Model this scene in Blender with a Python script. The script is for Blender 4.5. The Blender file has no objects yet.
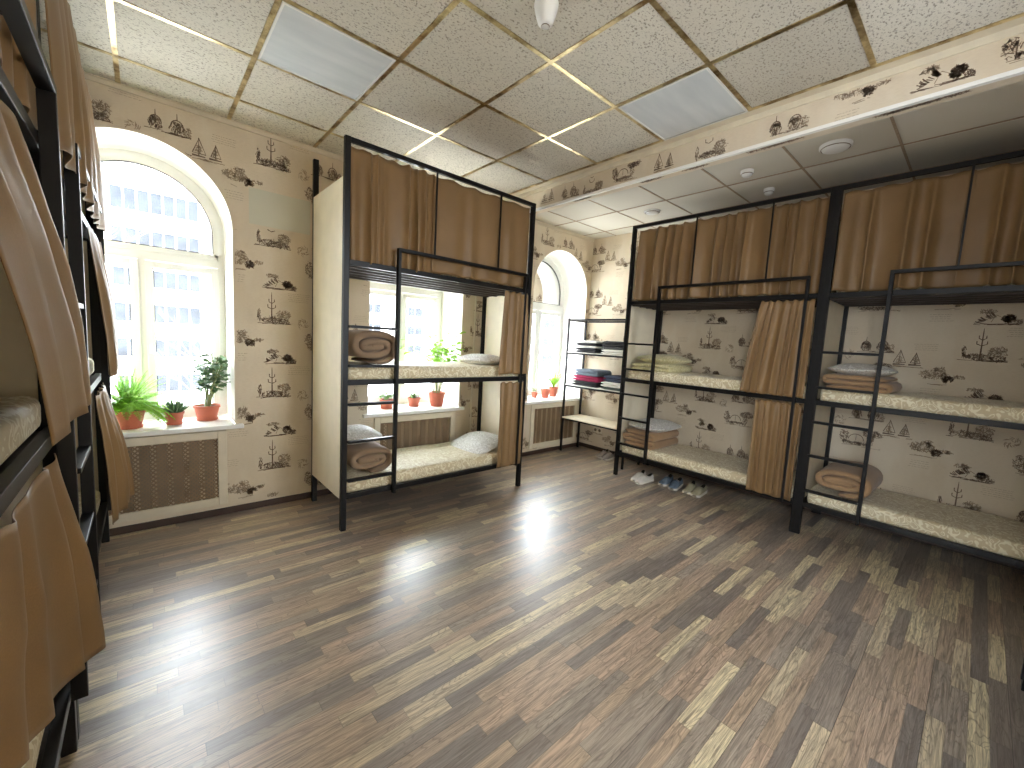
import bpy, bmesh, math, random
from mathutils import Vector, Matrix, noise as mnoise
PI = math.pi
SC = bpy.context.scene
COL = SC.collection

# ------------------------------------------------------------------ camera, world, light, exposure
CAMZ = 1.515
cd = bpy.data.cameras.new('camera'); cam = bpy.data.objects.new('camera', cd); COL.objects.link(cam)
Rv = Vector((0.75000084, -0.6593058, 0.05305284)); Uv = Vector((0.02682233, 0.11045825, 0.99351877))
Fv = Vector((0.66089281, 0.7437169, -0.1005279))
M3 = Matrix((Rv, Uv, -Fv)).transposed().to_4x4()
M3.translation = Vector((0, 0, CAMZ)); cam.matrix_world = M3
cd.sensor_fit = 'HORIZONTAL'; cd.sensor_width = 36.0; cd.lens = 415.82 / 1024 * 36.0
cd.clip_start = 0.01; cd.clip_end = 300
SC.camera = cam

SKY = 5.0
world = bpy.data.worlds.new('overcast_sky'); SC.world = world; world.use_nodes = True
wn = world.node_tree; wn.nodes.clear()
wo = wn.nodes.new('ShaderNodeOutputWorld'); wb = wn.nodes.new('ShaderNodeBackground')
tc = wn.nodes.new('ShaderNodeTexCoord'); sp = wn.nodes.new('ShaderNodeSeparateXYZ')
rp = wn.nodes.new('ShaderNodeValToRGB'); mr = wn.nodes.new('ShaderNodeMapRange')
mr.inputs[1].default_value = -0.3; mr.inputs[2].default_value = 0.6
wn.links.new(tc.outputs['Generated'], sp.inputs[0]); wn.links.new(sp.outputs[2], mr.inputs[0]); wn.links.new(mr.outputs[0], rp.inputs[0])
rp.color_ramp.elements[0].position = 0.25; rp.color_ramp.elements[0].color = (0.40, 0.42, 0.45, 1)
rp.color_ramp.elements[1].position = 0.42; rp.color_ramp.elements[1].color = (0.86, 0.93, 1.0, 1)
wn.links.new(rp.outputs[0], wb.inputs[0]); wb.inputs[1].default_value = SKY
wn.links.new(wb.outputs[0], wo.inputs[0])

vs = SC.view_settings; vs.view_transform = 'Standard'; vs.look = 'None'; vs.gamma = 1.0
vs.use_curve_mapping = False; vs.exposure = 2.32
SC.display_settings.display_device = 'sRGB'
SC.cycles.max_bounces = 12; SC.cycles.diffuse_bounces = 8; SC.cycles.transparent_max_bounces = 16
SC.cycles.use_denoising = True
SC.cycles.sample_clamp_indirect = 8.0

WX = (0.0, 2.165, 4.33)     # window axes
WR = 0.535                  # half width of the openings
SPR = 2.25                  # springing height of the arches
YW = 3.943; YF = 4.38       # wall face, window frame plane
SILL = 0.74
for cx in WX:               # light portals in the openings (they emit nothing themselves)
    ld = bpy.data.lights.new('window_portal', 'AREA'); ld.shape = 'RECTANGLE'; ld.size = 1.1; ld.size_y = 2.1
    lo = bpy.data.objects.new('window_portal', ld); COL.objects.link(lo)
    ld.cycles.is_portal = True
    lo.location = (cx, YF + 0.06, 1.76); lo.rotation_euler = (-PI/2, 0, 0)

ld = bpy.data.lights.new('window_portal', 'AREA'); ld.shape = 'RECTANGLE'; ld.size = 1.2; ld.size_y = 1.85; ld.cycles.is_portal = True
lo = bpy.data.objects.new('window_portal', ld); COL.objects.link(lo); lo.location = (2.2, -1.15, 1.925); lo.rotation_euler = (PI/2, 0, 0)  # portal for the added rear fill opening
ld = bpy.data.lights.new('window_portal', 'AREA'); ld.shape = 'RECTANGLE'; ld.size = 1.1; ld.size_y = 2.4; ld.cycles.is_portal = True
lo = bpy.data.objects.new('window_portal', ld); COL.objects.link(lo); lo.location = (-1.08, -.49, 1.65); lo.rotation_euler = (PI/2, 0, -PI/2)  # portal for the added fill opening on the left

# ------------------------------------------------------------------ helpers
def S(r, g, b):
    f = lambda c: (c/255/12.92) if c/255 <= 0.04045 else ((c/255 + 0.055)/1.055)**2.4
    return (f(r), f(g), f(b), 1)
class NT:
    def __init__(s, name):
        s.m = bpy.data.materials.new(name); s.m.use_nodes = True; s.t = s.m.node_tree; s.t.nodes.clear()
        s.o = s.n('ShaderNodeOutputMaterial'); s.b = s.n('ShaderNodeBsdfPrincipled'); s.l(s.b, 0, s.o, 0)
        s.co = s.n('ShaderNodeTexCoord')
    def n(s, ty, **k):
        n = s.t.nodes.new(ty)
        for a, v in k.items(): setattr(n, a, v)
        return n
    def l(s, a, i, b, j): s.t.links.new(a.outputs[i], b.inputs[j])
    def inp(s, n, j, v):
        if v is None: return
        if isinstance(v, tuple) and len(v) == 2 and hasattr(v[0], 'outputs'): s.l(v[0], v[1], n, j)
        else: n.inputs[j].default_value = v
    def math(s, op, a, b=None, c=None):
        n = s.n('ShaderNodeMath', operation=op); s.inp(n, 0, a); s.inp(n, 1, b); s.inp(n, 2, c); return (n, 0)
    def comb(s, x, y, z):
        n = s.n('ShaderNodeCombineXYZ'); s.inp(n, 0, x); s.inp(n, 1, y); s.inp(n, 2, z); return (n, 0)
    def sep(s, v):
        n = s.n('ShaderNodeSeparateXYZ'); s.inp(n, 0, v); return (n, 0), (n, 1), (n, 2)
    def mapping(s, v, sc=(1, 1, 1), rot=(0, 0, 0)):
        n = s.n('ShaderNodeMapping'); s.inp(n, 0, v); n.inputs['Scale'].default_value = sc; n.inputs['Rotation'].default_value = rot; return (n, 0)
    def noise(s, v, scale, detail=2, rough=.5, dist=0.0):
        n = s.n('ShaderNodeTexNoise'); s.inp(n, 'Vector', v); n.inputs['Scale'].default_value = scale
        n.inputs['Detail'].default_value = detail; n.inputs['Roughness'].default_value = rough; n.inputs['Distortion'].default_value = dist; return (n, 0)
    def ramp(s, f, stops, const=False):
        n = s.n('ShaderNodeValToRGB'); s.inp(n, 0, f); r = n.color_ramp
        if const: r.interpolation = 'CONSTANT'
        while len(r.elements) < len(stops): r.elements.new(0.5)
        for e, (p, c) in zip(r.elements, stops): e.position = p; e.color = c
        return (n, 0)
    def mix(s, f, a, b, mode='MIX'):
        n = s.n('ShaderNodeMix', data_type='RGBA', blend_type=mode); s.inp(n, 0, f); s.inp(n, 6, a); s.inp(n, 7, b); return (n, 2)
    def bump(s, h, strength=.3, dist=.01):
        n = s.n('ShaderNodeBump'); s.inp(n, 'Height', h); n.inputs['Strength'].default_value = strength; n.inputs['Distance'].default_value = dist
        s.l(n, 0, s.b, 'Normal')
    def obj(s): return (s.co, 3)
    def set(s, **k):
        for a, v in k.items(): s.inp(s.b, a.replace('_', ' '), v)
        return s.m
def G(v): return (v, v, v, 1)
MAT = {}
def simple(name, c, rough=.6, metal=0, var=.12, scale=12, bump=0, bscale=80, sheen=0):
    t = NT(name); n = t.noise(t.obj(), scale, 3)
    hi = tuple(min(1, x*(1+var)) for x in c[:3]) + (1,); lo = tuple(x*(1-var) for x in c[:3]) + (1,)
    t.set(Base_Color=t.ramp(n, [(.3, lo), (.7, hi)]), Roughness=rough, Metallic=metal)
    if sheen: t.set(Sheen_Weight=sheen)
    if bump: t.bump(t.noise(t.obj(), bscale, 3), bump, .004)
    MAT[name] = t.m; return t.m

simple('black_metal', S(17, 15, 15), .42, .0, .1, 8)
MAT['black_metal'].node_tree.nodes['Principled BSDF'].inputs['Specular IOR Level'].default_value = .3
simple('dark_board', S(60, 50, 44), .6, 0, .15, 6)
simple('white_plastic', S(218, 218, 214), .35, 0, .02, 5)
simple('plaster', S(238, 236, 230), .7, 0, .03, 3)
simple('sill_white', S(240, 240, 236), .3, 0, .02, 3)
simple('terracotta', S(180, 96, 70), .6, 0, .1, 14)
simple('soil', S(52, 38, 28), .95, 0, .3, 60, .5)
simple('baseboard_brown', S(62, 44, 34), .5, 0, .15, 10)
simple('rubber_dark', S(40, 38, 36), .8)
simple('shoe_white', S(214, 208, 200), .7, 0, .06, 30)
simple('shoe_blue', S(112, 126, 140), .8, 0, .15, 40)
simple('shoe_cream', S(176, 168, 140), .8, 0, .1, 40)
simple('shoe_grey', S(150, 142, 136), .8, 0, .15, 40)
simple('shoe_lining', S(50, 44, 34), .9)
simple('shoe_sole', S(226, 220, 208), .6, 0, .05)
simple('leaf_bright', S(150, 200, 60), .5, 0, .25, 30)
simple('leaf_dark', S(84, 116, 74), .45, 0, .3, 30)
simple('leaf_mid', S(110, 150, 66), .45, 0, .3, 25)
simple('stem_green', S(120, 130, 80), .6)
simple('bark', S(96, 86, 78), .9, 0, .2, 20)
simple('blanket_brown', S(142, 118, 94), .85, 0, .08, 9, .25, 140, .2)
simple('blanket_tan', S(158, 126, 92), .85, 0, .08, 9, .25, 140, .2)
simple('cloth_magenta', S(150, 30, 72), .85, 0, .1, 20, .2, 100)
simple('cloth_black', S(34, 34, 38), .85, 0, .1, 20, .2, 100)
simple('cloth_charcoal', S(66, 66, 68), .85, 0, .1, 20, .2, 100)
simple('cloth_navy', S(48, 56, 80), .85, 0, .1, 20, .2, 100)
simple('cloth_slate', S(110, 122, 136), .85, 0, .12, 20, .2, 100)
simple('cloth_white', S(226, 224, 220), .85, 0, .04, 20, .2, 100)
simple('cloth_green', S(84, 96, 92), .85, 0, .1, 20, .2, 100)
simple('ink_dark', S(122, 102, 86), .85, 0, .25, 60)
simple('ink_mid', S(156, 136, 114), .85, 0, .2, 60)
simple('ink_pale', S(164, 146, 122), .85, 0, .1, 60)
simple('facade_white', S(226, 224, 220), .9, 0, .02, .2)
simple('facade_pane', S(42, 46, 52), .8, 0, .5, .9)
simple('patch_beige', S(202, 200, 182), .8, 0, .02, 4)
simple('trim_cream', S(214, 204, 182), .45, 0, .06, 10)
simple('board_wood', S(236, 225, 200), .55, 0, .04, 8)
simple('radiator_metal', S(112, 98, 80), .5, 0, .05, 4)

def m_gold():
    t = NT('brass_grid')
    n = t.noise(t.obj(), 7, 4, .7)
    t.set(Base_Color=t.ramp(n, [(.35, S(120, 96, 58)), (.6, S(214, 196, 150))]), Metallic=.9, Roughness=.3)
    MAT['brass_grid'] = t.m
m_gold()
def m_wallpaper():
    t = NT('wallpaper'); o = t.obj()
    n = t.noise(o, 1.6, 3); f = t.noise(t.mapping(o, (18, 18, 90)), 2, 3, .6)
    n2 = t.noise(t.mapping(o, (4, 4, 1.5)), 2.2, 2)
    c = t.ramp(n, [(.3, S(207, 192, 167)), (.7, S(218, 205, 183))])
    c = t.mix(t.ramp(f, [(.45, G(0)), (.8, G(.35))]), c, S(192, 176, 152))
    c = t.mix(t.ramp(n2, [(.5, G(0)), (.66, G(.35))]), c, S(218, 208, 188))
    t.set(Base_Color=c, Roughness=.8); t.bump(f, .1, .002); MAT['wallpaper'] = t.m
m_wallpaper()
def m_floor():
    t = NT('laminate'); x, y, z = t.sep(t.obj())
    Wd, Ln = .0615, .52
    rowf = t.math('DIVIDE', y, Wd); row = t.math('FLOOR', rowf)
    wn1 = t.n('ShaderNodeTexWhiteNoise', noise_dimensions='1D'); t.inp(wn1, 'W', row)
    xo = t.math('DIVIDE', t.math('ADD', x, t.math('MULTIPLY', (wn1, 0), 3.7)), Ln); colm = t.math('FLOOR', xo)
    wn2 = t.n('ShaderNodeTexWhiteNoise', noise_dimensions='3D'); t.inp(wn2, 'Vector', t.comb(row, colm, 0)); r = (wn2, 0)
    base = t.ramp(r, [(0, S(148, 138, 130)), (.16, S(200, 176, 150)), (.32, S(180, 166, 150)), (.47, S(206, 180, 156)), (.6, S(162, 150, 138)),
                      (.70, S(224, 206, 174)), (.80, S(192, 170, 148)), (.88, S(238, 222, 184))], True)
    rz = t.math('MULTIPLY', r, 37.0)
    gv = t.comb(t.math('MULTIPLY', x, 2.6), t.math('MULTIPLY', y, 55.0), rz)
    g = t.noise(gv, 1.4, 6, .7, 1.2)
    wv = t.comb(t.math('MULTIPLY', x, .9), t.math('MULTIPLY', y, 9.0), rz)
    w0 = t.noise(wv, 1.5, 2, .4, .6)
    rings = t.math('ABSOLUTE', t.math('SINE', t.math('MULTIPLY', w0, 80.0)))
    c = t.mix(t.ramp(g, [(.36, G(.72)), (.6, G(0))]), base, S(92, 78, 70), 'MIX')
    c = t.mix(t.ramp(rings, [(.0, G(.5)), (.5, G(0))]), c, S(98, 82, 70))
    # seams between the strips, stronger every fourth strip
    fy = t.math('FRACT', rowf); fx = t.math('FRACT', xo)
    sy = t.math('LESS_THAN', fy, .035); sx = t.math('LESS_THAN', fx, .006)
    b4 = t.math('LESS_THAN', t.math('FRACT', t.math('DIVIDE', row, 4.0)), .1)
    fine = t.math('MULTIPLY', t.math('MAXIMUM', sy, sx), .35)
    seam = t.math('MAXIMUM', fine, t.math('MULTIPLY', t.math('MULTIPLY', sy, b4), .8))
    c = t.mix(seam, c, S(44, 36, 32))
    t.set(Base_Color=c, Roughness=t.ramp(g, [(.3, G(.36)), (.7, G(.27))]), Specular_IOR_Level=.6, Coat_Weight=1.0, Coat_Roughness=.36, Coat_IOR=1.6)
    t.bump(g, .12, .002); MAT['laminate'] = t.m
m_floor()
def m_ceiling(name, speck):
    t = NT(name); o = t.obj(); x, y, z = t.sep(o)
    cx = t.math('FLOOR', t.math('DIVIDE', t.math('SUBTRACT', x, 1.118), .6)); cy = t.math('FLOOR', t.math('DIVIDE', t.math('SUBTRACT', y, 2.954), .6))
    w = t.n('ShaderNodeTexWhiteNoise', noise_dimensions='3D'); t.inp(w, 'Vector', t.comb(cx, cy, 0))
    base = t.ramp((w, 0), [(0, S(194, 188, 174)), (1, S(214, 209, 196))])
    if speck:
        n = t.noise(t.mapping(o, (1, 1.3, 1)), 75, 3, .6); n2 = t.noise(o, 170, 2)
        c = t.mix(t.ramp(n, [(.55, G(0)), (.64, G(.75))]), base, S(118, 110, 98))
        c = t.mix(t.ramp(n2, [(.6, G(0)), (.72, G(.4))]), c, S(130, 122, 110)); t.bump(n, .2, -.002)
    else: c = base
    n3 = t.noise(o, 1.3, 3)
    c = t.mix(t.ramp(n3, [(.55, G(0)), (.85, G(.25))]), c, S(170, 158, 140))
    t.set(Base_Color=c, Roughness=.9); MAT[name] = t.m
m_ceiling('mineral_tile', True); m_ceiling('smooth_tile', False)
def m_fabric(name, c, rough=.75, sheen=.3):
    t = NT(name); o = t.obj()
    f = t.noise(o, 260, 2); g = t.noise(o, 3, 3)
    lo = tuple(x*.86 for x in c[:3]) + (1,); hi = tuple(min(1, x*1.1) for x in c[:3]) + (1,)
    k = t.mix(t.ramp(f, [(.4, G(0)), (.6, G(.5))]), t.ramp(g, [(.3, lo), (.7, hi)]), lo)
    t.set(Base_Color=k, Roughness=rough, Sheen_Weight=sheen); t.bump(f, .15, .001); MAT[name] = t.m
m_fabric('curtain_brown', S(136, 106, 68), .5, .04)
def m_damask(name, base, ink, scale=1.0):
    t = NT(name); o = t.obj()
    d = t.noise(o, 7*scale, 2); dv = t.n('ShaderNodeVectorMath', operation='SCALE'); t.l(d[0], 1, dv, 0); dv.inputs['Scale'].default_value = .22/scale
    a = t.n('ShaderNodeVectorMath', operation='ADD'); t.inp(a, 0, o); t.l(dv, 0, a, 1)
    v = t.n('ShaderNodeTexVoronoi', feature='SMOOTH_F1'); t.l(a, 0, v, 'Vector'); v.inputs['Scale'].default_value = 13*scale
    rg = t.math('ABSOLUTE', t.math('SINE', t.math('MULTIPLY', (v, 0), 15.0)))
    n = t.noise(o, 22*scale, 3, .6, 1.5)
    m = t.math('MULTIPLY', rg, t.math('ADD', n, .15))
    c = t.mix(t.ramp(m, [(.28, G(0)), (.46, G(.8))]), base, ink)
    fi = t.noise(o, 240, 1)
    t.set(Base_Color=c, Roughness=.6, Sheen_Weight=.2); t.bump(m, .3, .004); MAT[name] = t.m
m_damask('mattress_damask', S(238, 229, 202), S(200, 181, 140), 1.35)
m_damask('pillow_ticking', S(232, 230, 224), S(186, 180, 170), 1.8)
m_damask('pillow_cream', S(216, 208, 164), S(186, 174, 124), 1.6)
def m_mesh():
    t = NT('woven_screen'); x, y, z = t.sep(t.obj())
    a = t.math('SINE', t.math('MULTIPLY', t.math('ADD', x, z), 200.0)); b = t.math('SINE', t.math('MULTIPLY', t.math('SUBTRACT', x, z), 200.0))
    m = t.math('MAXIMUM', a, b)
    t.set(Base_Color=t.ramp(t.noise(t.obj(), 9, 3), [(.3, S(122, 100, 74)), (.7, S(144, 120, 90))]), Roughness=.6)
    tr = t.n('ShaderNodeBsdfTransparent'); mx = t.n('ShaderNodeMixShader'); hole = t.math('LESS_THAN', m, .2)
    t.inp(mx, 0, hole); t.l(t.b, 0, mx, 1); t.l(tr, 0, mx, 2); t.l(mx, 0, t.o, 0); MAT['woven_screen'] = t.m
m_mesh()
def m_glass():
    t = NT('window_glass'); tr = t.n('ShaderNodeBsdfTransparent'); gl = t.n('ShaderNodeBsdfGlossy'); gl.inputs['Roughness'].default_value = .02
    fr = t.n('ShaderNodeFresnel'); fr.inputs[0].default_value = 1.45
    mx = t.n('ShaderNodeMixShader'); t.l(fr, 0, mx, 0); t.l(tr, 0, mx, 1); t.l(gl, 0, mx, 2); t.l(mx, 0, t.o, 0); MAT['window_glass'] = t.m
m_glass()
def m_diffuser():
    t = NT('lamp_diffuser'); t.set(Base_Color=t.ramp(t.noise(t.mapping(t.obj(), (1, 6, 1)), 2, 2), [(.3, S(196, 202, 206)), (.7, S(212, 216, 218))]), Roughness=.22); MAT['lamp_diffuser'] = t.m
m_diffuser()

class MB:
    def __init__(s): s.v = []; s.f = []; s.mi = []; s.cur = 0
    def add(s, vs, fs):
        o = len(s.v); s.v += [tuple(v) for v in vs]
        for f in fs: s.f.append(tuple(i+o for i in f)); s.mi.append(s.cur)
    def box(s, x0, y0, z0, x1, y1, z1, M=None):
        vs = [Vector((x, y, z)) for x in (x0, x1) for y in (y0, y1) for z in (z0, z1)]
        if M: vs = [M @ v for v in vs]
        s.add(vs, [(0, 1, 3, 2), (4, 6, 7, 5), (0, 4, 5, 1), (2, 3, 7, 6), (0, 2, 6, 4), (1, 5, 7, 3)])
    def quad(s, a, b, c, d): s.add([a, b, c, d], [(0, 1, 2, 3)])
    def grid(s, P, nu, nv, cu=False, cv=False):     # P[i][j]
        vs = [P[i][j] for i in range(nu) for j in range(nv)]; fs = []
        for i in range(nu if cu else nu-1):
            for j in range(nv if cv else nv-1):
                a = i*nv + j; b = ((i+1) % nu)*nv + j; c = ((i+1) % nu)*nv + (j+1) % nv; d = i*nv + (j+1) % nv
                fs.append((a, b, c, d))
        s.add(vs, fs)
    def tube(s, pts, rs, n=8, cap=True):
        pts = [Vector(p) for p in pts]; k = len(pts)
        if not hasattr(rs, '__len__'): rs = [rs]*k
        rings = []; up = None
        for i, p in enumerate(pts):
            d = (pts[min(i+1, k-1)] - pts[max(i-1, 0)]).normalized()
            if up is None: up = d.orthogonal().normalized()
            up = (up - d*up.dot(d)).normalized(); w = d.cross(up)
            rings.append([p + (up*math.cos(2*PI*j/n) + w*math.sin(2*PI*j/n))*rs[i] for j in range(n)])
        s.grid(rings, k, n, False, True)
        if cap:
            o = len(s.v) - k*n; s.f.append(tuple(o+j for j in reversed(range(n)))); s.mi.append(s.cur)
            s.f.append(tuple(o+(k-1)*n+j for j in range(n))); s.mi.append(s.cur)
    def lathe(s, prof, n=24, c=(0, 0, 0)):
        P = [[(c[0]+r*math.cos(2*PI*j/n), c[1]+r*math.sin(2*PI*j/n), c[2]+z) for j in range(n)] for r, z in prof]
        s.grid(P, len(prof), n, False, True)
    def build(s, name, mats, parent=None, smooth=False, bevel=0, loc=None, M=None, subsurf=0, solid=0):
        me = bpy.data.meshes.new(name); me.from_pydata(s.v, [], s.f)
        if not isinstance(mats, (list, tuple)): mats = [mats]
        for m in mats: me.materials.append(MAT[m])
        for p, i in zip(me.polygons, s.mi): p.material_index = i; p.use_smooth = smooth
        me.update()
        o = bpy.data.objects.new(name, me); COL.objects.link(o)
        if parent: o.parent = parent
        if M is not None: o.matrix_world = M
        if loc: o.location = loc
        if solid: md = o.modifiers.new('s', 'SOLIDIFY'); md.thickness = solid; md.offset = 0
        if bevel: md = o.modifiers.new('b', 'BEVEL'); md.width = bevel; md.segments = 2; md.limit_method = 'ANGLE'
        if subsurf: md = o.modifiers.new('u', 'SUBSURF'); md.levels = md.render_levels = subsurf
        return o
def tag(o, label=None, cat=None, group=None, kind=None):
    if label: o['label'] = label
    if cat: o['category'] = cat
    if group: o['group'] = group
    if kind: o['kind'] = kind
    return o
def empty(name, loc=(0, 0, 0), rz=0, label=None, cat=None, group=None):
    o = bpy.data.objects.new(name, None); COL.objects.link(o); o.location = loc; o.rotation_euler = (0, 0, rz)
    o.empty_display_size = .05
    return tag(o, label, cat, group)
def copy_tree(o, parent=None):
    c = o.copy(); COL.objects.link(c)
    if parent: c.parent = parent
    for ch in [x for x in KIDS if x.parent is o]: copy_tree(ch, c)
    return c
KIDS = []

# ------------------------------------------------------------------ room shell
XL, XR, YB, H = -1.0, 4.945, -1.08, 3.057
b = MB(); b.quad((XL, YB, 0), (XR, YB, 0), (XR, YW, 0), (XL, YW, 0))
tag(b.build('floor', 'laminate'), kind='structure')
b = MB(); b.quad((XL, YB, H), (XL, YW, H), (3.05, YW, H), (3.05, YB, H)); b.cur = 1
b.quad((3.05, YB, H), (3.05, YW, H), (XR, YW, H), (XR, YB, H))
tag(b.build('ceiling', ['mineral_tile', 'smooth_tile']), kind='structure')

# --- toile motifs drawn as fine ink strokes lying on the wallpaper
random.seed(5)
class Ink:
    """collects strokes in wall coordinates (u to the right, v up)"""
    def __init__(s): s.q = []
    def st(s, x0, y0, x1, y1, w, k=0):
        w *= 1.35
        d = math.hypot(x1-x0, y1-y0) or 1e-6; nx = -(y1-y0)/d*w/2; ny = (x1-x0)/d*w/2
        s.q.append(([(x0+nx, y0+ny), (x0-nx, y0-ny), (x1-nx*.5, y1-ny*.5), (x1+nx*.5, y1+ny*.5)], k))
    def blob(s, cx, cy, rx, ry, n, L=.02, w=.0035, k=0, ang=None, rnd=random):
        for _ in range(int(n*2.4)):
            a = rnd.uniform(0, 2*PI); r = math.sqrt(rnd.random()); x = cx+rx*r*math.cos(a); y = cy+ry*r*math.sin(a)
            t = (rnd.uniform(0, PI) if ang is None else ang + rnd.uniform(-.5, .5)); l = L*rnd.uniform(.4, 1.2)
            s.st(x-l/2*math.cos(t), y-l/2*math.sin(t), x+l/2*math.cos(t), y+l/2*math.sin(t), w*rnd.uniform(.6, 1.3), k if rnd.random() < .7 else 1)
    def ground(s, x0, x1, y, n=10, k=1):
        for _ in range(n):
            a = random.uniform(x0, x1); s.st(a, y+random.uniform(-.008, .006), min(x1, a+random.uniform(.03, .09)), y+random.uniform(-.008, .006), .003, k)
    def line(s, pts, w=.0035, k=0):
        for (a, c), (d, e) in zip(pts, pts[1:]): s.st(a, c, d, e, w, k)
def motif_fountain(I, x, y):
    I.st(x, y-.07, x, y+.12, .007); I.st(x, y+.12, x, y+.14, .003)
    for h, w in ((.07, .035), (.03, .05)):
        I.line([(x-w/2, y+h+.02), (x-w/2, y+h), (x, y+h-.012), (x+w/2, y+h), (x+w/2, y+h+.02)], .005)
    I.blob(x, y-.06, .07, .022, 45); I.blob(x+.08, y-.02, .045, .035, 38, k=1); I.blob(x+.08, y-.07, .04, .02, 22)
    I.blob(x-.08, y-.03, .012, .045, 16, ang=PI/2); I.ground(x-.11, x+.13, y-.085, 12, 0)
def motif_rocks(I, x, y):
    I.blob(x-.04, y+.01, .075, .035, 60, k=1); I.blob(x+.04, y-.02, .03, .025, 26, w=.005); I.blob(x-.01, y+.05, .03, .018, 14, k=1)
    I.st(x+.02, y-.045, x+.06, y+.0, .009); I.blob(x+.095, y+.0, .03, .012, 12, k=1); I.ground(x-.1, x+.05, y-.06, 5); text(I, x-.05, y-.1, .11, 4)
def motif_cottage(I, x, y):
    for i in range(26):
        u = random.random(); I.st(x-.1+u*.08, y-.05+u*.075+random.uniform(-.01, .02), x-.075+u*.08, y-.045+u*.04, .004)
    I.blob(x-.04, y+.035, .04, .014, 18, k=1); I.blob(x+.06, y-.015, .032, .028, 48, .018, .005); I.blob(x+.1, y-.035, .02, .014, 10)
    I.line([(x-.02, y-.04), (x+0, y+.01), (x+.03, y-.01)], .003, 1); I.ground(x-.11, x+.12, y-.052, 18, 0)
def motif_rosette(I, x, y):
    for i in range(34):
        a = random.uniform(0, 2*PI); r = random.uniform(.008, .036); I.st(x+r*math.cos(a), y+r*math.sin(a), x+(r+.012)*math.cos(a+.5), y+(r+.012)*math.sin(a+.5), .003, 1)
def motif_carriage(I, x, y):
    I.blob(x-.1, y+.01, .028, .05, 30); I.blob(x+.08, y+.045, .06, .03, 60); I.blob(x+.07, y-.0, .022, .06, 24, ang=PI/2)
    for i in range(12):
        a = PI*i/12; c = PI*(i+1)/12; I.st(x-.02+.05*math.cos(a), y-.02+.05*math.sin(a), x-.02+.05*math.cos(c), y-.02+.05*math.sin(c), .005)
    I.st(x-.02, y-.02, x-.02, y+.03, .003); I.line([(x-.08, y+.02), (x-.08, y-.04), (x+.06, y-.045)], .005); I.blob(x-.02, y-.045, .09, .014, 34); I.ground(x-.12, x+.14, y-.065, 9)
def motif_domes(I, x, y):
    for cx, s_ in ((x-.055, 1), (x+.05, 1.15)):
        for i in range(9):
            a = PI*i/9; c = PI*(i+1)/9; I.st(cx+.026*s_*math.cos(a), y+.03*s_*math.sin(a), cx+.026*s_*math.cos(c), y+.03*s_*math.sin(c), .006)
        I.st(cx, y+.03*s_, cx, y+.065*s_, .004); I.blob(cx, y-.015, .035*s_, .03, 34, ang=PI/2); I.blob(cx, y+.012, .018, .012, 8)
    I.blob(x+.1, y-.02, .02, .03, 14, k=1); I.ground(x-.11, x+.12, y-.05, 14, 0)
def motif_boats(I, x, y):
    for cx, s_ in ((x-.04, 1.1), (x+.05, .85)):
        I.line([(cx, y-.03), (cx, y+.07*s_), (cx+.035*s_, y-.02), (cx-.03*s_, y-.02), (cx, y+.06*s_)], .004); I.blob(cx, y+.0, .016, .03, 12, k=1); I.st(cx-.035, y-.035, cx+.035, y-.035, .009)
    I.ground(x-.1, x+.1, y-.05, 10)
def text(I, x, y, w, n):
    for i in range(n):
        xx = x-w/2 + random.uniform(0, .02)
        while xx < x+w/2:
            l = random.uniform(.008, .022); I.st(xx, y-i*.016, xx+l, y-i*.016+random.uniform(-.0015, .0015), .0022, 2); xx += l+.005
CELL = [(motif_fountain, 0, 0), (motif_rosette, .24, -.09), (motif_cottage, .05, -.37), (motif_rocks, -.2, -.24), (motif_domes, .42, .0), (motif_carriage, .40, -.24), (motif_boats, .64, -.12)]
def paper(I, u0, u1, v0, v1, pu, pv):
    i0 = int((u0-pu)/1.06)-2; i1 = int((u1-pu)/1.06)+2
    for i in range(i0, i1+1):
        for j in range(-7, 8):
            for fn, du, dv in CELL:
                u = pu+i*1.06+du; v = pv+j*.62+dv + (.31 if i % 2 else 0)*0
                if u0-.12 < u < u1+.12 and v0-.12 < v < v1+.12:
                    n0 = len(I.q); fn(I, u, v)
                    for q_, _k in I.q[n0:]:
                        for i_, (a_, c_) in enumerate(q_): q_[i_] = (u+(a_-u)*1.12, v+(c_-v)*1.12)
            text(I, pu+i*1.06+.2, pv+j*.62+.16, .16, 5); text(I, pu+i*1.06-.32, pv+j*.62+.02, .14, 4)
def ink_to(b, I, fn, ok):
    for q, k in I.q:
        if all(ok(u, v) for u, v in q): b.cur = 2+k; b.add([fn(u, v) for u, v in q], [(0, 1, 2, 3)])
WM = ['wallpaper', 'plaster', 'ink_dark', 'ink_mid', 'ink_pale', 'patch_beige']

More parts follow.
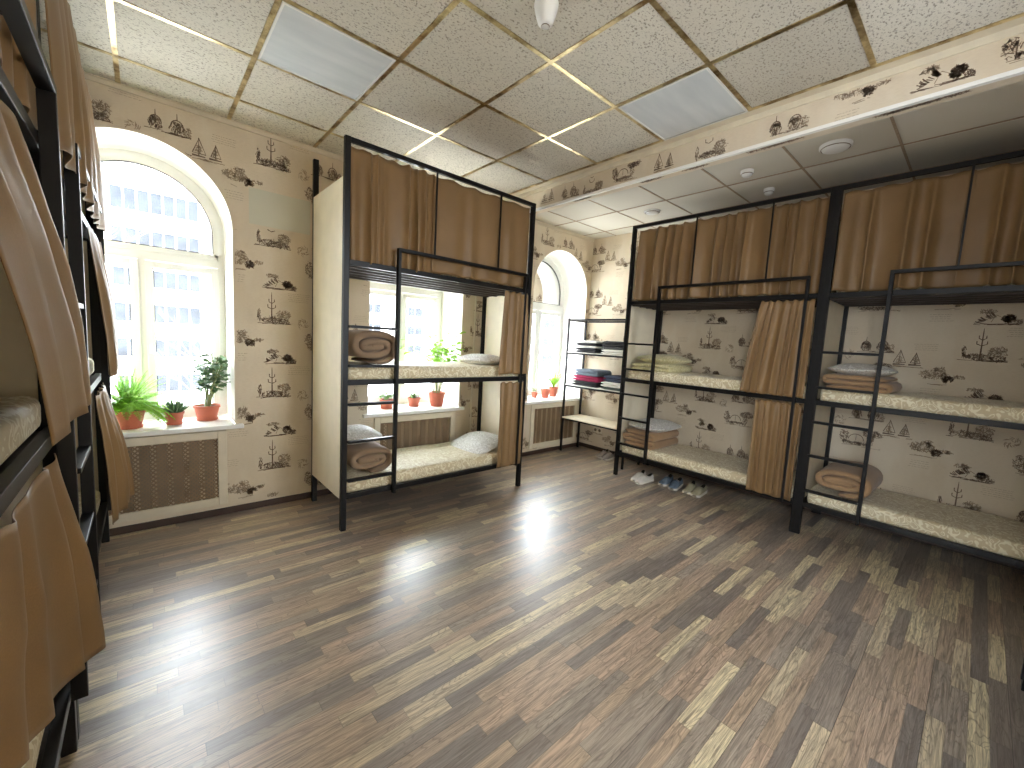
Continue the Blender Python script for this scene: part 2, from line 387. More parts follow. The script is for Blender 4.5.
def in_open(u, v, m=.012):
    for cx in WX:
        if abs(u-cx) < WR+m and SILL-.06 < v < SPR: return True
        if v >= SPR and math.hypot(u-cx, v-SPR) < WR+m: return True
    return False
b = MB(); NA = 32
xs = [XL] + [e for cx in WX for e in (cx-WR, cx+WR)] + [XR]
for k in range(0, len(xs), 2): b.quad((xs[k], YW, 0), (xs[k+1], YW, 0), (xs[k+1], YW, H), (xs[k], YW, H))
for cx in WX:
    b.cur = 0; b.quad((cx-WR, YW, 0), (cx+WR, YW, 0), (cx+WR, YW, SILL), (cx-WR, YW, SILL))
    arc = [(cx-WR*math.cos(PI*i/NA), SPR+WR*math.sin(PI*i/NA)) for i in range(NA+1)]
    for (xa, za), (xb, zb) in zip(arc, arc[1:]): b.quad((xa, YW, za), (xb, YW, zb), (xb, YW, H), (xa, YW, H))
    b.cur = 1; out = [(cx-WR, SILL)] + arc + [(cx+WR, SILL)]
    for (xa, za), (xb, zb) in zip(out, out[1:]): b.quad((xa, YW, za), (xa, YF+.12, za), (xb, YF+.12, zb), (xb, YW, zb))
    b.quad((cx-WR, YW, SILL-.01), (cx+WR, YW, SILL-.01), (cx+WR, YF+.12, SILL-.01), (cx-WR, YF+.12, SILL-.01))
b.cur = 5; b.quad((.645, YW-.0012, 2.335), (1.095, YW-.0012, 2.335), (1.095, YW-.0012, 2.61), (.645, YW-.0012, 2.61))
I = Ink(); paper(I, XL, XR, 0.05, H, .80, 1.66)
ink_to(b, I, lambda u, v: (u, YW-.0008, v), lambda u, v: XL < u < XR and .07 < v < H-.02 and not in_open(u, v) and not (.64 < u < 1.1 and 2.33 < v < 2.615))
tag(b.build('wall_back', WM), kind='structure')
b = MB(); b.quad((XR, YW, 0), (XR, YB, 0), (XR, YB, H), (XR, YW, H))
I = Ink(); paper(I, -YW, 1.1, .05, H, -2.15, 1.66)
ink_to(b, I, lambda u, v: (XR-.0008, -u, v), lambda u, v: -YW < u < -YB and .07 < v < H-.02)
tag(b.build('wall_right', WM), kind='structure')
LW = (-1.04, .06, .45, 2.85)    # added fill opening in the left wall, unseen beside the camera
b = MB()
for (y0, y1, z0, z1) in ((YB, LW[0], 0, H), (LW[1], YW, 0, H), (LW[0], LW[1], 0, LW[2]), (LW[0], LW[1], LW[3], H)): b.quad((XL, y0, z0), (XL, y1, z0), (XL, y1, z1), (XL, y0, z1))
tag(b.build('wall_left', WM), kind='structure')
RW = (1.6, 2.8, 1.0, 2.85)      # added opening behind the camera, lets in fill daylight
b = MB()
for (x0, x1, z0, z1) in ((XL, RW[0], 0, H), (RW[1], XR, 0, H), (RW[0], RW[1], 0, RW[2]), (RW[0], RW[1], RW[3], H)): b.quad((x0, YB, z0), (x1, YB, z0), (x1, YB, z1), (x0, YB, z1))
tag(b.build('wall_front', WM), kind='structure')

# beam across the ceiling
BX0, BX1, BZ = 3.0, 3.10, 2.85
b = MB(); b.box(BX0, YB, BZ, BX1, YW, H)
I = Ink()
for y_, z_, fn in ((3.0, 2.95, motif_boats), (2.72, 2.93, motif_domes), (2.46, 2.93, motif_fountain), (2.12, 2.95, motif_carriage), (1.78, 2.93, motif_boats), (1.44, 2.95, motif_fountain),
                   (.97, 2.94, motif_domes), (.62, 3.0, motif_rocks), (.3, 2.95, motif_cottage), (-.02, 2.97, motif_carriage), (-.4, 2.95, motif_fountain)): fn(I, -y_, z_)
ink_to(b, I, lambda u, v: (BX0-.0008, -u, v), lambda u, v: BZ+.012 < v < H-.045)
I = Ink(); random.seed(8)
for y_ in (3.3, 2.6, 1.9, 1.55, 1.1, .98, .45, .28, -.1): I.blob(-y_, BX0+.05, .1, .012, 40, .03, .004)
ink_to(b, I, lambda u, v: (v, -u, BZ-.0008), lambda u, v: BX0+.02 < v < BX1-.02)
tag(b.build('trim_1', WM), kind='structure')
b = MB(); b.box(BX0-.006, YB, BZ-.006, BX0+.022, YW, BZ+.014); b.build('trim_2', 'plaster')['kind'] = 'structure'
# perimeter angle and cornice
b = MB()
b.box(XL, YW-.024, H-.006, XR, YW, H-.001); b.box(XL, YW-.012, H-.035, XR, YW, H-.006)
tag(b.build('trim_3', 'trim_cream'), kind='structure')
b = MB(); b.box(BX0-.075, YB, H-.004, BX0, YW, H-.001); b.box(BX0-.01, YB, H-.04, BX0, YW, H-.004)
tag(b.build('trim_4', 'trim_cream'), kind='structure')
# suspended grid
b = MB(); gw = .013
for i in range(-4, 4):
    x = 1.118+.6*i
    if x < XL: continue
    if x < BX0: b.box(x-gw, YB, H-.004, x+gw, YW, H-.0005)
for j in range(-7, 2):
    y = 2.954+.6*j; b.box(XL, y-gw, H-.0036, BX0-.075, y+gw, H-.0005)
b.box(BX0-.08, YB, H-.0045, BX0-.07, YW, H-.0005)
tag(b.build('trim_5', 'brass_grid'), kind='structure')
b = MB()
for x in (3.486, 4.086, 4.686): b.box(x-.008, YB, H-.004, x+.008, YW, H-.0005)
for j in range(-7, 2):
    y = 2.96+.6*j; b.box(BX1, y-.008, H-.0036, XR, y+.008, H-.0005)
tag(b.build('trim_6', 'ink_mid'), kind='structure')
b = MB(); b.box(XL, YW-.014, 0, XR, YW, .055); tag(b.build('baseboard_back', 'baseboard_brown', bevel=.004), kind='structure')
b = MB(); b.box(XR-.014, YB, 0, XR, YW-.014, .055); tag(b.build('baseboard_right', 'baseboard_brown', bevel=.004), kind='structure')

# windows: white frames, transom, mullion, two casements, arched light
def ring(b, inner, outer, y0, y1):
    n = len(inner)
    for i in range(n-1):
        a, c = inner[i], inner[i+1]; d, e = outer[i], outer[i+1]
        b.quad((a[0], y0, a[1]), (c[0], y0, c[1]), (e[0], y0, e[1]), (d[0], y0, d[1]))
        b.quad((a[0], y0, a[1]), (a[0], y1, a[1]), (c[0], y1, c[1]), (c[0], y0, c[1]))
def bars(b, x0, x1, z0, z1, w, y0, y1):   # rectangular frame of bars
    b.box(x0, y0, z0, x0+w, y1, z1); b.box(x1-w, y0, z0, x1, y1, z1); b.box(x0+w, y0, z0, x1-w, y1, z0+w); b.box(x0+w, y0, z1-w, x1-w, y1, z1)
for wi, cx in enumerate(WX):
    r = tag(empty('window_%d' % (wi+1), (cx, YF, SILL)), kind='structure')
    b = MB(); z0 = 0; sp_ = SPR-SILL; T0, T1 = 1.26, 1.335
    # outer frame
    arc = lambda rr: [(-rr, 0)] + [(-rr*math.cos(PI*i/NA), sp_+rr*math.sin(PI*i/NA)) for i in range(NA+1)] + [(rr, 0)]
    ring(b, arc(.485), arc(.545), 0, .07); b.box(-.485, 0, 0, .485, .07, .055); b.box(-.485, 0, T0, .485, .07, T1)
    b.box(-.022, 0, .05, .022, .07, T0)
    f = b.build('window_frame', 'white_plastic', r); KIDS.append(f)
    for sx in (-1, 1):
        s_ = MB(); x0, x1 = (.018, .49) if sx > 0 else (-.49, -.018)
        bars(s_, x0, x1, .05, T0-.005, .05, -.014, .03); s_.cur = 1; bars(s_, x0+.05, x1-.05, .10, T0-.055, .006, 0.0, .008); s_.build('sash', ['white_plastic', 'rubber_dark'], r, bevel=.004)
        g_ = MB(); g_.quad((x0+.04, .01, .09), (x1-.04, .01, .09), (x1-.04, .01, T0-.05), (x0+.04, .01, T0-.05)); g_.build('pane', 'window_glass', r)
    s_ = MB()
    aa = lambda rr, zz: [(-rr, zz)] + [(-rr*math.cos(PI*i/NA), sp_+rr*math.sin(PI*i/NA)) for i in range(NA+1)] + [(rr, zz)]
    ring(s_, aa(.455, T1+.03), aa(.49, T1), -.008, .03); s_.box(-.49, -.008, T1-.01, .49, .03, T1+.03)
    s_.cur = 1; ring(s_, aa(.448, T1+.037), aa(.4555, T1+.0295), 0.0, .008); s_.box(-.45, 0, T1+.03, .45, .008, T1+.037); s_.build('sash', ['white_plastic', 'rubber_dark'], r)
    g_ = MB(); pts = aa(.46, T1+.02); g_.add([(x, .01, z) for x, z in pts], [tuple(range(len(pts)))]); g_.build('pane', 'window_glass', r)
    if wi == 0:
        h_ = MB(); h_.box(.028, -.03, .53, .052, -.014, .60); h_.tube([(.04, -.03, .575), (.04, -.05, .575), (.045, -.055, .56), (.10, -.055, .49)], .009, 8)
        h_.build('window_handle', 'white_plastic', r, smooth=True)
    b = MB(); b.box(cx-WR-.055, YW-.045, SILL-.035, cx+WR+.055, YW+.002, SILL); b.box(cx-WR+.001, YW, SILL-.03, cx+WR-.001, YF, SILL)
    o = b.build('window_sill', 'sill_white', bevel=.006); o.parent = r; o.matrix_parent_inverse = Matrix.Translation((-cx, -YF, -SILL))

r = tag(empty('window_4', (0, YB-.05, 0)), kind='structure'); b = MB()  # invented rear window, there only to brighten the room
bars(b, RW[0], RW[1], RW[2], RW[3], .06, -.03, .03); [b.box(x_-.03, -.03, RW[2]+.06, x_+.03, .03, RW[3]-.06) for x_ in (2.2,)]; b.build('window_frame', 'white_plastic', r)
b = MB(); b.quad((RW[0]+.06, 0, RW[2]+.06), (RW[1]-.06, 0, RW[2]+.06), (RW[1]-.06, 0, RW[3]-.06), (RW[0]+.06, 0, RW[3]-.06)); b.build('pane', 'window_glass', r)
r = tag(empty('window_5', (XL-.05, LW[0], 0), PI/2), kind='structure'); b = MB(); wd = LW[1]-LW[0]  # invented side window, unseen, adds light from the left
bars(b, 0, wd, LW[2], LW[3], .06, -.03, .03); b.box(wd/2-.03, -.03, LW[2]+.06, wd/2+.03, .03, LW[3]-.06); b.build('window_frame', 'white_plastic', r)
b = MB(); b.quad((.06, 0, LW[2]+.06), (wd-.06, 0, LW[2]+.06), (wd-.06, 0, LW[3]-.06), (.06, 0, LW[3]-.06)); b.build('pane', 'window_glass', r)
# ------------------------------------------------------------------ outside
def facade(name, label, X0, X1, Y, Z0, Z1, rows, cols, dep=8):
    r = empty(name, ((X0+X1)/2, Y, Z0), 0, label, 'building'); ox = (X0+X1)/2
    b = MB(); b.box(X0-ox, 0, 0, X1-ox, dep, Z1-Z0); b.build('wall', 'facade_white', r)
    for z, h in rows:
        for (xa, xb, n) in cols:
            w = MB(); fr = MB(); dx = (xb-xa)/n
            for i in range(n):
                w.box(xa+i*dx+.06-ox, -.05, z-Z0+.06, xa+(i+1)*dx-.06-ox, .04, z+h-Z0-.06)
            bars(fr, xa-ox-.1, xb-ox+.1, z-Z0-.06, z+h-Z0+.06, .1, -.1, 0)
            f_ = fr.build('window_band', 'facade_white', r); w.build('pane', 'facade_pane', f_)
    return r
ry = 42
def zz(py, y=ry): return CAMZ   # placeholder
facade('apartment_building', 'white apartment block with rows of windows seen through the left arched window', -16, 9, 42, -16, 26,
       [(13.4, 1.6), (9.5, 1.6), (6.8, 1.5), (4.1, 1.35), (1.5, 1.4), (-1.1, 1.4), (-3.8, 1.4), (-6.5, 1.4)], [(-7.5, -2.5, 6), (-1.6, 3.5, 7)])
facade('apartment_building', 'pale distant block standing behind the middle window', 22, 40, 70, -16, 9, [(5.2, 1.6), (1.8, 1.6), (-1.6, 1.6)], [(24, 31, 5), (33, 39, 4)])
facade('apartment_building', 'pale distant block glimpsed through the far right arched window', 50, 72, 60, -16, 14, [(8.2, 1.8), (4.6, 1.8), (1, 1.8), (-2.6, 1.8)], [(52, 58, 4), (61, 68, 4)])
def tree(name, label, x, y, z0, h, seed):
    random.seed(seed); b = MB()
    def br(p, d, l, r, k):
        q = p + d*l; b.tube([p, (p+q)/2 + Vector((random.uniform(-1, 1), random.uniform(-1, 1), 0))*l*.05, q], [r, r*.8, r*.6], 5)
        if k == 0: return
        for _ in range(3 if k > 1 else 4):
            nd = (d + Vector((random.uniform(-1, 1), random.uniform(-1, 1), random.uniform(-.2, .7)))*.65).normalized(); br(q if random.random() < .5 else p+d*l*random.uniform(.5, 1), nd, l*random.uniform(.55, .75), r*.55, k-1)
    br(Vector((0, 0, 0)), Vector((0, 0, 1)), h*.45, h*.016, 5)
    o = b.build(name, 'bark', loc=(x, y, z0)); return tag(o, label, 'tree')
tree('bare_tree', 'bare winter tree outside the left part of the left window', -1.2, 19, -8, 13, 3)
tree('bare_tree', 'bare winter tree outside behind the jade plant', 4.6, 26, -12, 13, 11)
b = MB(); b.quad((-80, 5, -16), (120, 5, -16), (120, 120, -16), (-80, 120, -16)); tag(b.build('trim_7', 'plaster'), kind='structure').name = 'ground'

# ------------------------------------------------------------------ bunk beds
LN, DP, BH = 1.865, .76, 2.89
TIER = (.27, 1.15, 2.03)
def part(b, name, mat, root, **k):
    o = b.build(name, mat, root, **k); KIDS.append(o); return o
def make_bunk():
    r = empty('bunk_bed')
    for x, y in ((0, 0), (LN-.04, 0), (0, DP-.04), (LN-.04, DP-.04)):
        b = MB(); b.box(x, y, .0, x+.04, y+.04, BH if y == 0 else 2.93); part(b, 'post', 'black_metal', r, bevel=.003)
    for z in TIER:
        b = MB(); b.box(.04, .0, z-.022, LN-.04, .03, z+.018); b.box(.04, DP-.03, z-.022, LN-.04, DP, z+.018)
        b.box(.013, .04, z-.022, .038, DP-.04, z+.018); b.box(LN-.038, .04, z-.022, LN-.013, DP-.04, z+.018)
        part(b, 'tier_frame', 'black_metal', r, bevel=.002)
        b = MB()
        for k in range(5): yy = .09+k*.145; b.box(.03, yy-.012, z-.03, LN-.03, yy+.012, z-.008)
        b.box(.03, .03, z-.008, LN-.03, DP-.03, z+.004); part(b, 'bed_base', 'dark_board', r)
    b = MB(); b.box(.04, 0, BH-.035, LN-.04, .03, BH-.002); part(b, 'top_rail', 'black_metal', r, bevel=.002)
    for x in (.74, 1.42):
        b = MB(); b.box(x-.006, -.002, 2.19, x+.006, .010, BH-.034); part(b, 'curtain_divider', 'black_metal', r)
    b = MB(); b.box(.40, -.042, 2.165, 1.765, -.002, 2.19); part(b, 'guard_rail', 'black_metal', r, bevel=.002)
    b = MB(); b.box(.40, -.042, .235, .424, -.0015, 2.165); part(b, 'ladder_stile', 'black_metal', r, bevel=.002)
    b = MB(); b.box(1.743, -.042, .25, 1.765, -.0015, 2.165); part(b, 'front_bar', 'black_metal', r, bevel=.002)
    for z in (.40, .70, .985, 1.275, 1.565):
        b = MB(); b.box(.038, -.038, z-.010, .402, -.0, z+.010); part(b, 'ladder_rung', 'black_metal', r, bevel=.002)
    for x in (-.002, LN-.012):
        b = MB(); b.box(x, .04, .25, x+.014, DP-.04, 2.62); part(b, 'end_panel', 'board_wood', r)
    return r
BUNK = [  # origin, rotation, label
    ('M', (1.09, 3.105), 0, 'black metal three-tier bunk bed standing alone in front of the middle window'),
    ('R1', (4.182, 2.795), -PI/2, 'black three-tier bunk bed against the right wall beside the corner clothes shelf'),
    ('R2', (4.182, .932), -PI/2, 'black three-tier bunk bed at the right edge of the photo, nearest along the right wall'),
    ('L1', (-.215, 2.01), PI/2, 'black three-tier bunk bed along the left side, the far one by the left window'),
    ('L2', (-.215, .13), PI/2, 'black three-tier bunk bed at the left edge, the near one closest to the viewer'),
    ('B', (3.115, -.285), PI, 'black three-tier bunk bed whose post just shows at the lower right edge')]
BM = {}
proto = make_bunk()
for i, (key, (x, y), rz, lab) in enumerate(BUNK):
    o = proto if i == 0 else copy_tree(proto)
    o.location = (x, y, 0); o.rotation_euler = (0, 0, rz); tag(o, lab, 'bunk bed', 'three-tier bunk beds')
    BM[key] = Matrix.Translation((x, y, 0)) @ Matrix.Rotation(rz, 4, 'Z')

# mattresses
def make_mattress(seed):
    random.seed(seed); b = MB(); L, D, T = LN-.085, DP-.082, .115
    nu, nv = 40, 40
    prof = []                     # closed cross-section (y,z)
    rr = .035
    for (cy, cz, a0) in ((D-rr, rr, -PI/2), (D-rr, T-rr, 0), (rr, T-rr, PI/2), (rr, rr, PI)):
        for k in range(5): a = a0+k*PI/8; prof.append((cy+rr*math.cos(a), cz+rr*math.sin(a)))
    full = []
    for k in range(len(prof)):
        p, q = prof[k], prof[(k+1) % len(prof)]; d = math.hypot(q[0]-p[0], q[1]-p[1]); m = max(1, int(d/.05))
        for j in range(m): full.append((p[0]+(q[0]-p[0])*j/m, p[1]+(q[1]-p[1])*j/m))
    P = []
    for i in range(nu+5):
        if i < 2: x, s_ = 0 + .012*i, (.0, .93)[i]
        elif i > nu+2: x, s_ = L-.012*(nu+4-i), (.93, .0)[i-nu-3]
        else: x, s_ = .03+(L-.06)*(i-2)/nu, 1
        row = []
        for (y, z) in full:
            yy = D/2+(y-D/2)*s_; z2 = T/2+(z-T/2)*s_
            n = mnoise.noise(Vector((x*5+seed*3, yy*5, z2*4)))
            if z2 > .02: z2 += n*.008; yy += n*.006*(1 if yy > D/2 else -1)
            row.append((x, yy, z2))
        P.append(row)
    b.grid(P, len(P), len(full), False, True)
    return b
MATL = {0: 'bottom', 1: 'middle', 2: 'top'}
mats_of = {'M': 'of the bunk bed before the middle window', 'R1': 'of the bunk bed beside the corner clothes shelf',
           'R2': 'of the nearest bunk bed on the right wall', 'L1': 'of the far left bunk bed by the window', 'L2': 'of the near left bunk bed'}
mb = make_mattress(1); first = True
for key, txt in mats_of.items():
    for t in range(3):
        if first: mo = mb.build('mattress', 'mattress_damask', smooth=True); first = False
        else: mo = mo0.copy(); COL.objects.link(mo)
        mo0 = mo if key == 'M' and t == 0 else mo0
        mo.matrix_world = BM[key] @ Matrix.Translation((.042, .11 if t == 2 else .035, TIER[t]+.004)) @ Matrix.Diagonal((1, .91 if t == 2 else 1, 1, 1))
        tag(mo, 'cream damask mattress on the %s tier %s' % (MATL[t], txt), 'mattress', 'damask mattresses on the bunk tiers')
MT = [z+.004+.117 for z in TIER]   # mattress tops

# curtains: hang along local x from x0 to x1
def curtain(key, label, x0, x1, z0, z1, folds, amp=.02, y=-.012, b0=None, b1=None, flare=0., seed=1, sag=.016, rough=.4, grow=1.0, group='brown bunk curtains', lift=0.0, inset=0.0, sharp=0):
    random.seed(seed); nu = max(40, int(folds*14)); nv = 26; P = []
    b0 = x0 if b0 is None else b0; b1 = x1 if b1 is None else b1
    ph = [random.uniform(0, 6) for _ in range(5)]
    for i in range(nu+1):
        u = i/nu; row = []
        for j in range(nv+1):
            v = j/nv
            xa = x0+(x1-x0)*u; xb = b0+(b1-b0)*u; x = xa+(xb-xa)*(v**.8)
            uu = u + rough*.06*math.sin(2*PI*u*2.3+ph[0]) + .03*rough*math.sin(5*u*PI+ph[1])
            w = math.sin(2*PI*folds*uu+ph[2]); w2 = math.sin(2*PI*folds*.5*uu+ph[3]+v*1.2)
            if sharp: w = 2*(.5+.5*w)**sharp-1
            A = amp*(.45+.55*min(1, v*2.2))*(1+(grow-1)*v)*(1-.35*rough*math.sin(3*PI*u+ph[4]))
            d = A*(w*.75+w2*.45*v) + .004*mnoise.noise(Vector((u*9, v*5, seed)))
            zt = z0 - sag*abs(math.sin(PI*folds*u*.9+ph[3]))**1.5 * (1 if sag else 0)
            z = zt + (z1+lift*(u) - zt)*v + (.006*w*v)
            row.append((x + .25*A*math.cos(2*PI*folds*uu+ph[2]), y - (flare*(u if inset else 1) - inset*(1-u))*math.sin(v*PI/2)**1.2 - abs(A) - d, z))
        P.append(row)
    # hem turned back and a stitched line above it
    b = MB(); b.grid(P, nu+1, nv+1)
    o = b.build('curtain', 'curtain_brown', smooth=True, M=BM[key], solid=.0025)
    return tag(o, label, 'curtain', group)
GU, GL = 'long brown curtains round the top tiers', 'gathered brown curtains at the bunk ends'
curtain('M', 'brown curtain bunched into folds, top left of the central bunk', .045, .745, 2.852, 2.03, 6.5, .026, y=.06, seed=3, rough=1.6, group=GU)
curtain('M', 'flat brown curtain behind thin black bars, top right of the central bunk', .735, 1.82, 2.852, 2.06, 5, .011, y=.052, seed=4, group=GU)
curtain('M', 'brown gathered curtain on the middle tier, right end of the bunk before the middle window', 1.50, 1.80, 2.0, 1.20, 4, .02, y=-.022, b0=1.46, b1=1.84, seed=5, group=GL, grow=1.3)
curtain('M', 'brown gathered curtain on the bottom tier, right end of the bunk before the middle window', 1.49, 1.80, 1.125, .27, 4, .018, y=-.022, b0=1.48, b1=1.80, seed=6, group=GL)
curtain('R1', 'brown pleated curtain around the top tier next to the corner clothes shelf', .045, 1.425, 2.852, 2.06, 11, .045, y=.095, seed=7, rough=.45, sharp=1.7, group=GU)
curtain('R1', 'short brown top-tier curtain where the two right-wall bunks meet', 1.415, 1.82, 2.852, 2.06, 4, .045, y=.095, seed=8, rough=.45, sharp=1.7, group=GU)
curtain('R2', 'brown top-tier curtain of the nearest right-wall bunk, left of its divider', .045, .75, 2.852, 2.06, 4, .045, y=.095, seed=9, rough=.5, sharp=1.7, group=GU)
curtain('R2', 'brown top-tier curtain of the nearest right-wall bunk, cut by the photo edge', .74, 1.82, 2.852, 2.06, 7, .045, y=.095, seed=10, rough=.5, sharp=1.7, group=GU)
curtain('R1', 'brown gathered curtain on the middle tier of the bunk beside the clothes shelf', 1.42, 1.82, 2.0, 1.175, 7, .022, y=-.022, b0=1.31, b1=1.82, seed=11, group=GL, grow=1.2)
curtain('R1', 'brown gathered curtain on the bottom tier of the bunk beside the clothes shelf', 1.46, 1.82, 1.125, .28, 6, .02, y=-.022, b0=1.47, b1=1.83, seed=12, group=GL, grow=1.2)
curtain('L1', 'brown curtain around the top tier of the far left bunk', .045, 1.82, 2.852, 2.07, 9, .016, y=-.0, seed=13, group=GU, flare=.015)
curtain('L1', 'brown curtain hanging before the left window, middle tier of the far left bunk', 1.12, 1.80, 2.0, 1.2, 4, .02, y=-.01, b0=1.25, b1=1.80, seed=14, group=GL, flare=.045)
curtain('L1', 'brown curtain hanging over the radiator screen, bottom tier of the far left bunk', 1.1, 1.66, 1.125, .38, 4, .022, y=-.01, b0=1.12, b1=1.66, seed=15, group=GL, flare=.10, inset=-.03)
curtain('L2', 'brown curtain around the top tier of the near left bunk, in the top left corner', .9, 1.82, 2.852, 2.06, 6, .016, y=.03, seed=16, group=GU)
curtain('L2', 'large brown curtain on the middle tier of the near left bunk, nearest to the viewer', .68, 1.70, 2.0, 1.26, 3, .02, y=.02, b0=1.10, b1=1.80, seed=17, group=GL, flare=.075, rough=.8)
curtain('L2', 'large brown curtain on the bottom tier of the near left bunk, lower left corner', .9, 1.62, 1.125, .66, 4, .018, y=.0, b0=.85, b1=1.74, seed=18, group=GL, flare=.042, grow=1.2, rough=.8, inset=.05, lift=-.24)

# pillows, rolled duvets, folded blankets
def pillow_mb(L, W, T, seed=1):
    b = MB(); nu, nv = 28, 18; P = []
    for i in range(nu):
        a = 2*PI*i/nu; ca, sa = math.cos(a), math.sin(a); e = .55
        ox = math.copysign(abs(ca)**e, ca); oy = math.copysign(abs(sa)**e, sa); row = []
        for j in range(nv):
            ph = -PI/2+PI*j/(nv-1); c = math.cos(ph)**.7 if math.cos(ph) > 0 else 0; s_ = math.sin(ph)
            x, y = ox*c*L/2, oy*c*W/2
            corner = (abs(ca*sa)*2)**2
            z = s_*T/2*(1-.55*c**3) * (1+.0*corner) + .012*mnoise.noise(Vector((x*9+seed, y*9, s_*2)))*c
            row.append((x, y, z+T/2*.86))
        P.append(row)
    b.grid(P, nu, nv, True, False); return b
def place(o, key, x, y, z, rz=0, rx=0, ry_=0):
    o.matrix_world = BM[key] @ Matrix.Translation((x, y, z)) @ Matrix.Rotation(rz, 4, 'Z') @ Matrix.Rotation(rx, 4, 'X') @ Matrix.Rotation(ry_, 4, 'Y'); return o
GP = 'pillows lying on the bunks'
def pillow(key, x, y, z, L, W, T, mat, label, rz=0, ry_=0, rx=0, seed=1):
    o = pillow_mb(L, W, T, seed).build('pillow', mat, smooth=True, subsurf=1); place(o, key, x, y, z, rz, rx, ry_); return tag(o, label, 'pillow', GP)
def sweep_ribbon(path, t, depth, seed=1, closed=False):
    """thick quilted ribbon following path (x,z), extruded along y with rounded ends"""
    b = MB(); n = len(path); ny = [0, .02, .06, .5, .94, .98, 1.0]; th = [.35, .8, 1, 1, 1, .8, .35]
    rings = []
    for i, (x, z) in enumerate(path):
        a = path[max(i-1, 0)]; c = path[min(i+1, n-1)]; dx, dz = c[0]-a[0], c[1]-a[1]; d = math.hypot(dx, dz) or 1e-6
        nx, nz = -dz/d, dx/d; end = min(1, .35+min(i, n-1-i)*.4)
        row = []
        for s_ in (1, -1):
            idx = range(len(ny)) if s_ > 0 else reversed(range(len(ny)))
            for k in idx:
                m = t/2*th[k]*end*(1+.18*mnoise.noise(Vector((i*.22, ny[k]*4, seed))))
                row.append((x+nx*m*s_, ny[k]*depth + .006*mnoise.noise(Vector((i*.15, s_, seed+5))), z+nz*m*s_))
        rings.append(row)
    b.grid(rings, n, len(rings[0]), False, True)
    o = len(b.v)-n*len(rings[0]); m = len(rings[0])
    b.f.append(tuple(o+j for j in range(m))); b.mi.append(0); b.f.append(tuple(o+(n-1)*m+j for j in reversed(range(m)))); b.mi.append(0)
    return b
def spiral(W, Hh, t, turns):
    pts = []; N = int(turns*26)
    for i in range(N+1):
        a = 2*PI*turns*(i/N-1); s_ = t*1.06*(turns - turns*i/N)
        rx = W/2-t/2-s_; rz = Hh/2-t/2-s_
        rx = max(rx, .018); rz = max(rz, .004)
        cx, sn = math.cos(-a-PI/2), math.sin(-a-PI/2); e = .8
        pts.append((W/2+rx*math.copysign(abs(cx)**e, cx), Hh/2+rz*math.copysign(abs(sn)**e, sn)))
    return pts
def roll(key, x, y, z, W, Hh, dep, t, turns, mat, label, seed=1):
    o = sweep_ribbon(spiral(W, Hh, t, turns), t, dep, seed).build('rolled_duvet', mat, smooth=True); place(o, key, x, y, z)
    return tag(o, label, 'rolled duvet', 'rolled duvets on the bunks')
def serp(W, t, layers):
    pts = []; g = t*1.0
    for k in range(layers):
        xs_ = [t*.5+(W-t)*i/14 for i in range(15)]
        if k % 2: xs_.reverse()
        for x in xs_: pts.append((x, t/2+k*g))
        if k < layers-1:
            cx = xs_[-1]; sg = 1 if k % 2 == 0 else -1
            for q in (-.25, 0, .25): pts.append((cx+sg*math.cos(q*PI)*t*.42, t/2+k*g+g/2+math.sin(q*PI)*g*.42*1.2))
    return pts
def folded_mb(W, t, layers, dep, seed): return sweep_ribbon(serp(W, t, layers), t*1.02, dep, seed)
def folded(key, x, y, z, W, t, layers, dep, mat, label, name='folded_blanket', cat='folded blanket', group='folded blankets on the bunks', seed=1):
    o = folded_mb(W, t, layers, dep, seed).build(name, mat, smooth=True); place(o, key, x, y, z); return tag(o, label, cat, group)

roll('M', .045, .05, MT[1]-.004, .44, .31, .5, .056, 2.6, 'blanket_brown', 'brown rolled duvet on the middle tier in front of the middle window', 2)
roll('M', .045, .05, MT[0]-.004, .41, .25, .5, .052, 2.4, 'blanket_brown', 'brown rolled duvet on the bottom tier in front of the middle window', 3)
pillow('M', .20, .30, MT[0]+.235, .40, .46, .13, 'pillow_ticking', 'pale pillow resting on top of the brown rolled duvet, bottom tier by the middle window', seed=2)
pillow('M', 1.56, .38, MT[1]-.008, .40, .50, .12, 'pillow_ticking', 'white pillow at the right end of the middle tier before the middle window', rz=.1, seed=3)
pillow('M', 1.56, .37, MT[0]+.0, .46, .58, .11, 'pillow_ticking', 'white pillow propped up at the right end of the bottom tier before the middle window', rz=.05, ry_=-.27, seed=4)
folded('R1', .06, .06, MT[1]-.004, .50, .045, 2, .52, 'pillow_cream', 'yellowish cream folded quilt under a pillow on the middle tier by the clothes shelf', 'folded_quilt', 'folded quilt', None, 4)
pillow('R1', .34, .33, MT[1]+.075, .56, .50, .13, 'pillow_cream', 'yellowish cream pillow on the folded quilt, middle tier by the clothes shelf', seed=5)
folded('R1', .06, .05, MT[0]-.004, .40, .048, 4, .56, 'blanket_tan', 'brown folded blanket under a white pillow on the bottom tier by the clothes shelf', seed=5)
pillow('R1', .30, .33, MT[0]+.18, .50, .60, .13, 'pillow_ticking', 'white patterned pillow on the brown folded blanket, bottom tier by the clothes shelf', seed=6)
folded('R2', .06, .05, MT[1]-.004, .42, .042, 3, .58, 'blanket_tan', 'brown folded blanket under a white pillow on the middle tier of the nearest right bunk', seed=7)
pillow('R2', .26, .33, MT[1]+.118, .44, .56, .11, 'pillow_ticking', 'white pillow on the brown folded blanket, middle tier of the nearest right bunk', seed=7)
roll('R2', .045, .05, MT[0]-.004, .43, .25, .58, .05, 2.5, 'blanket_tan', 'brown rolled duvet on the bottom tier of the nearest right bunk', 8)

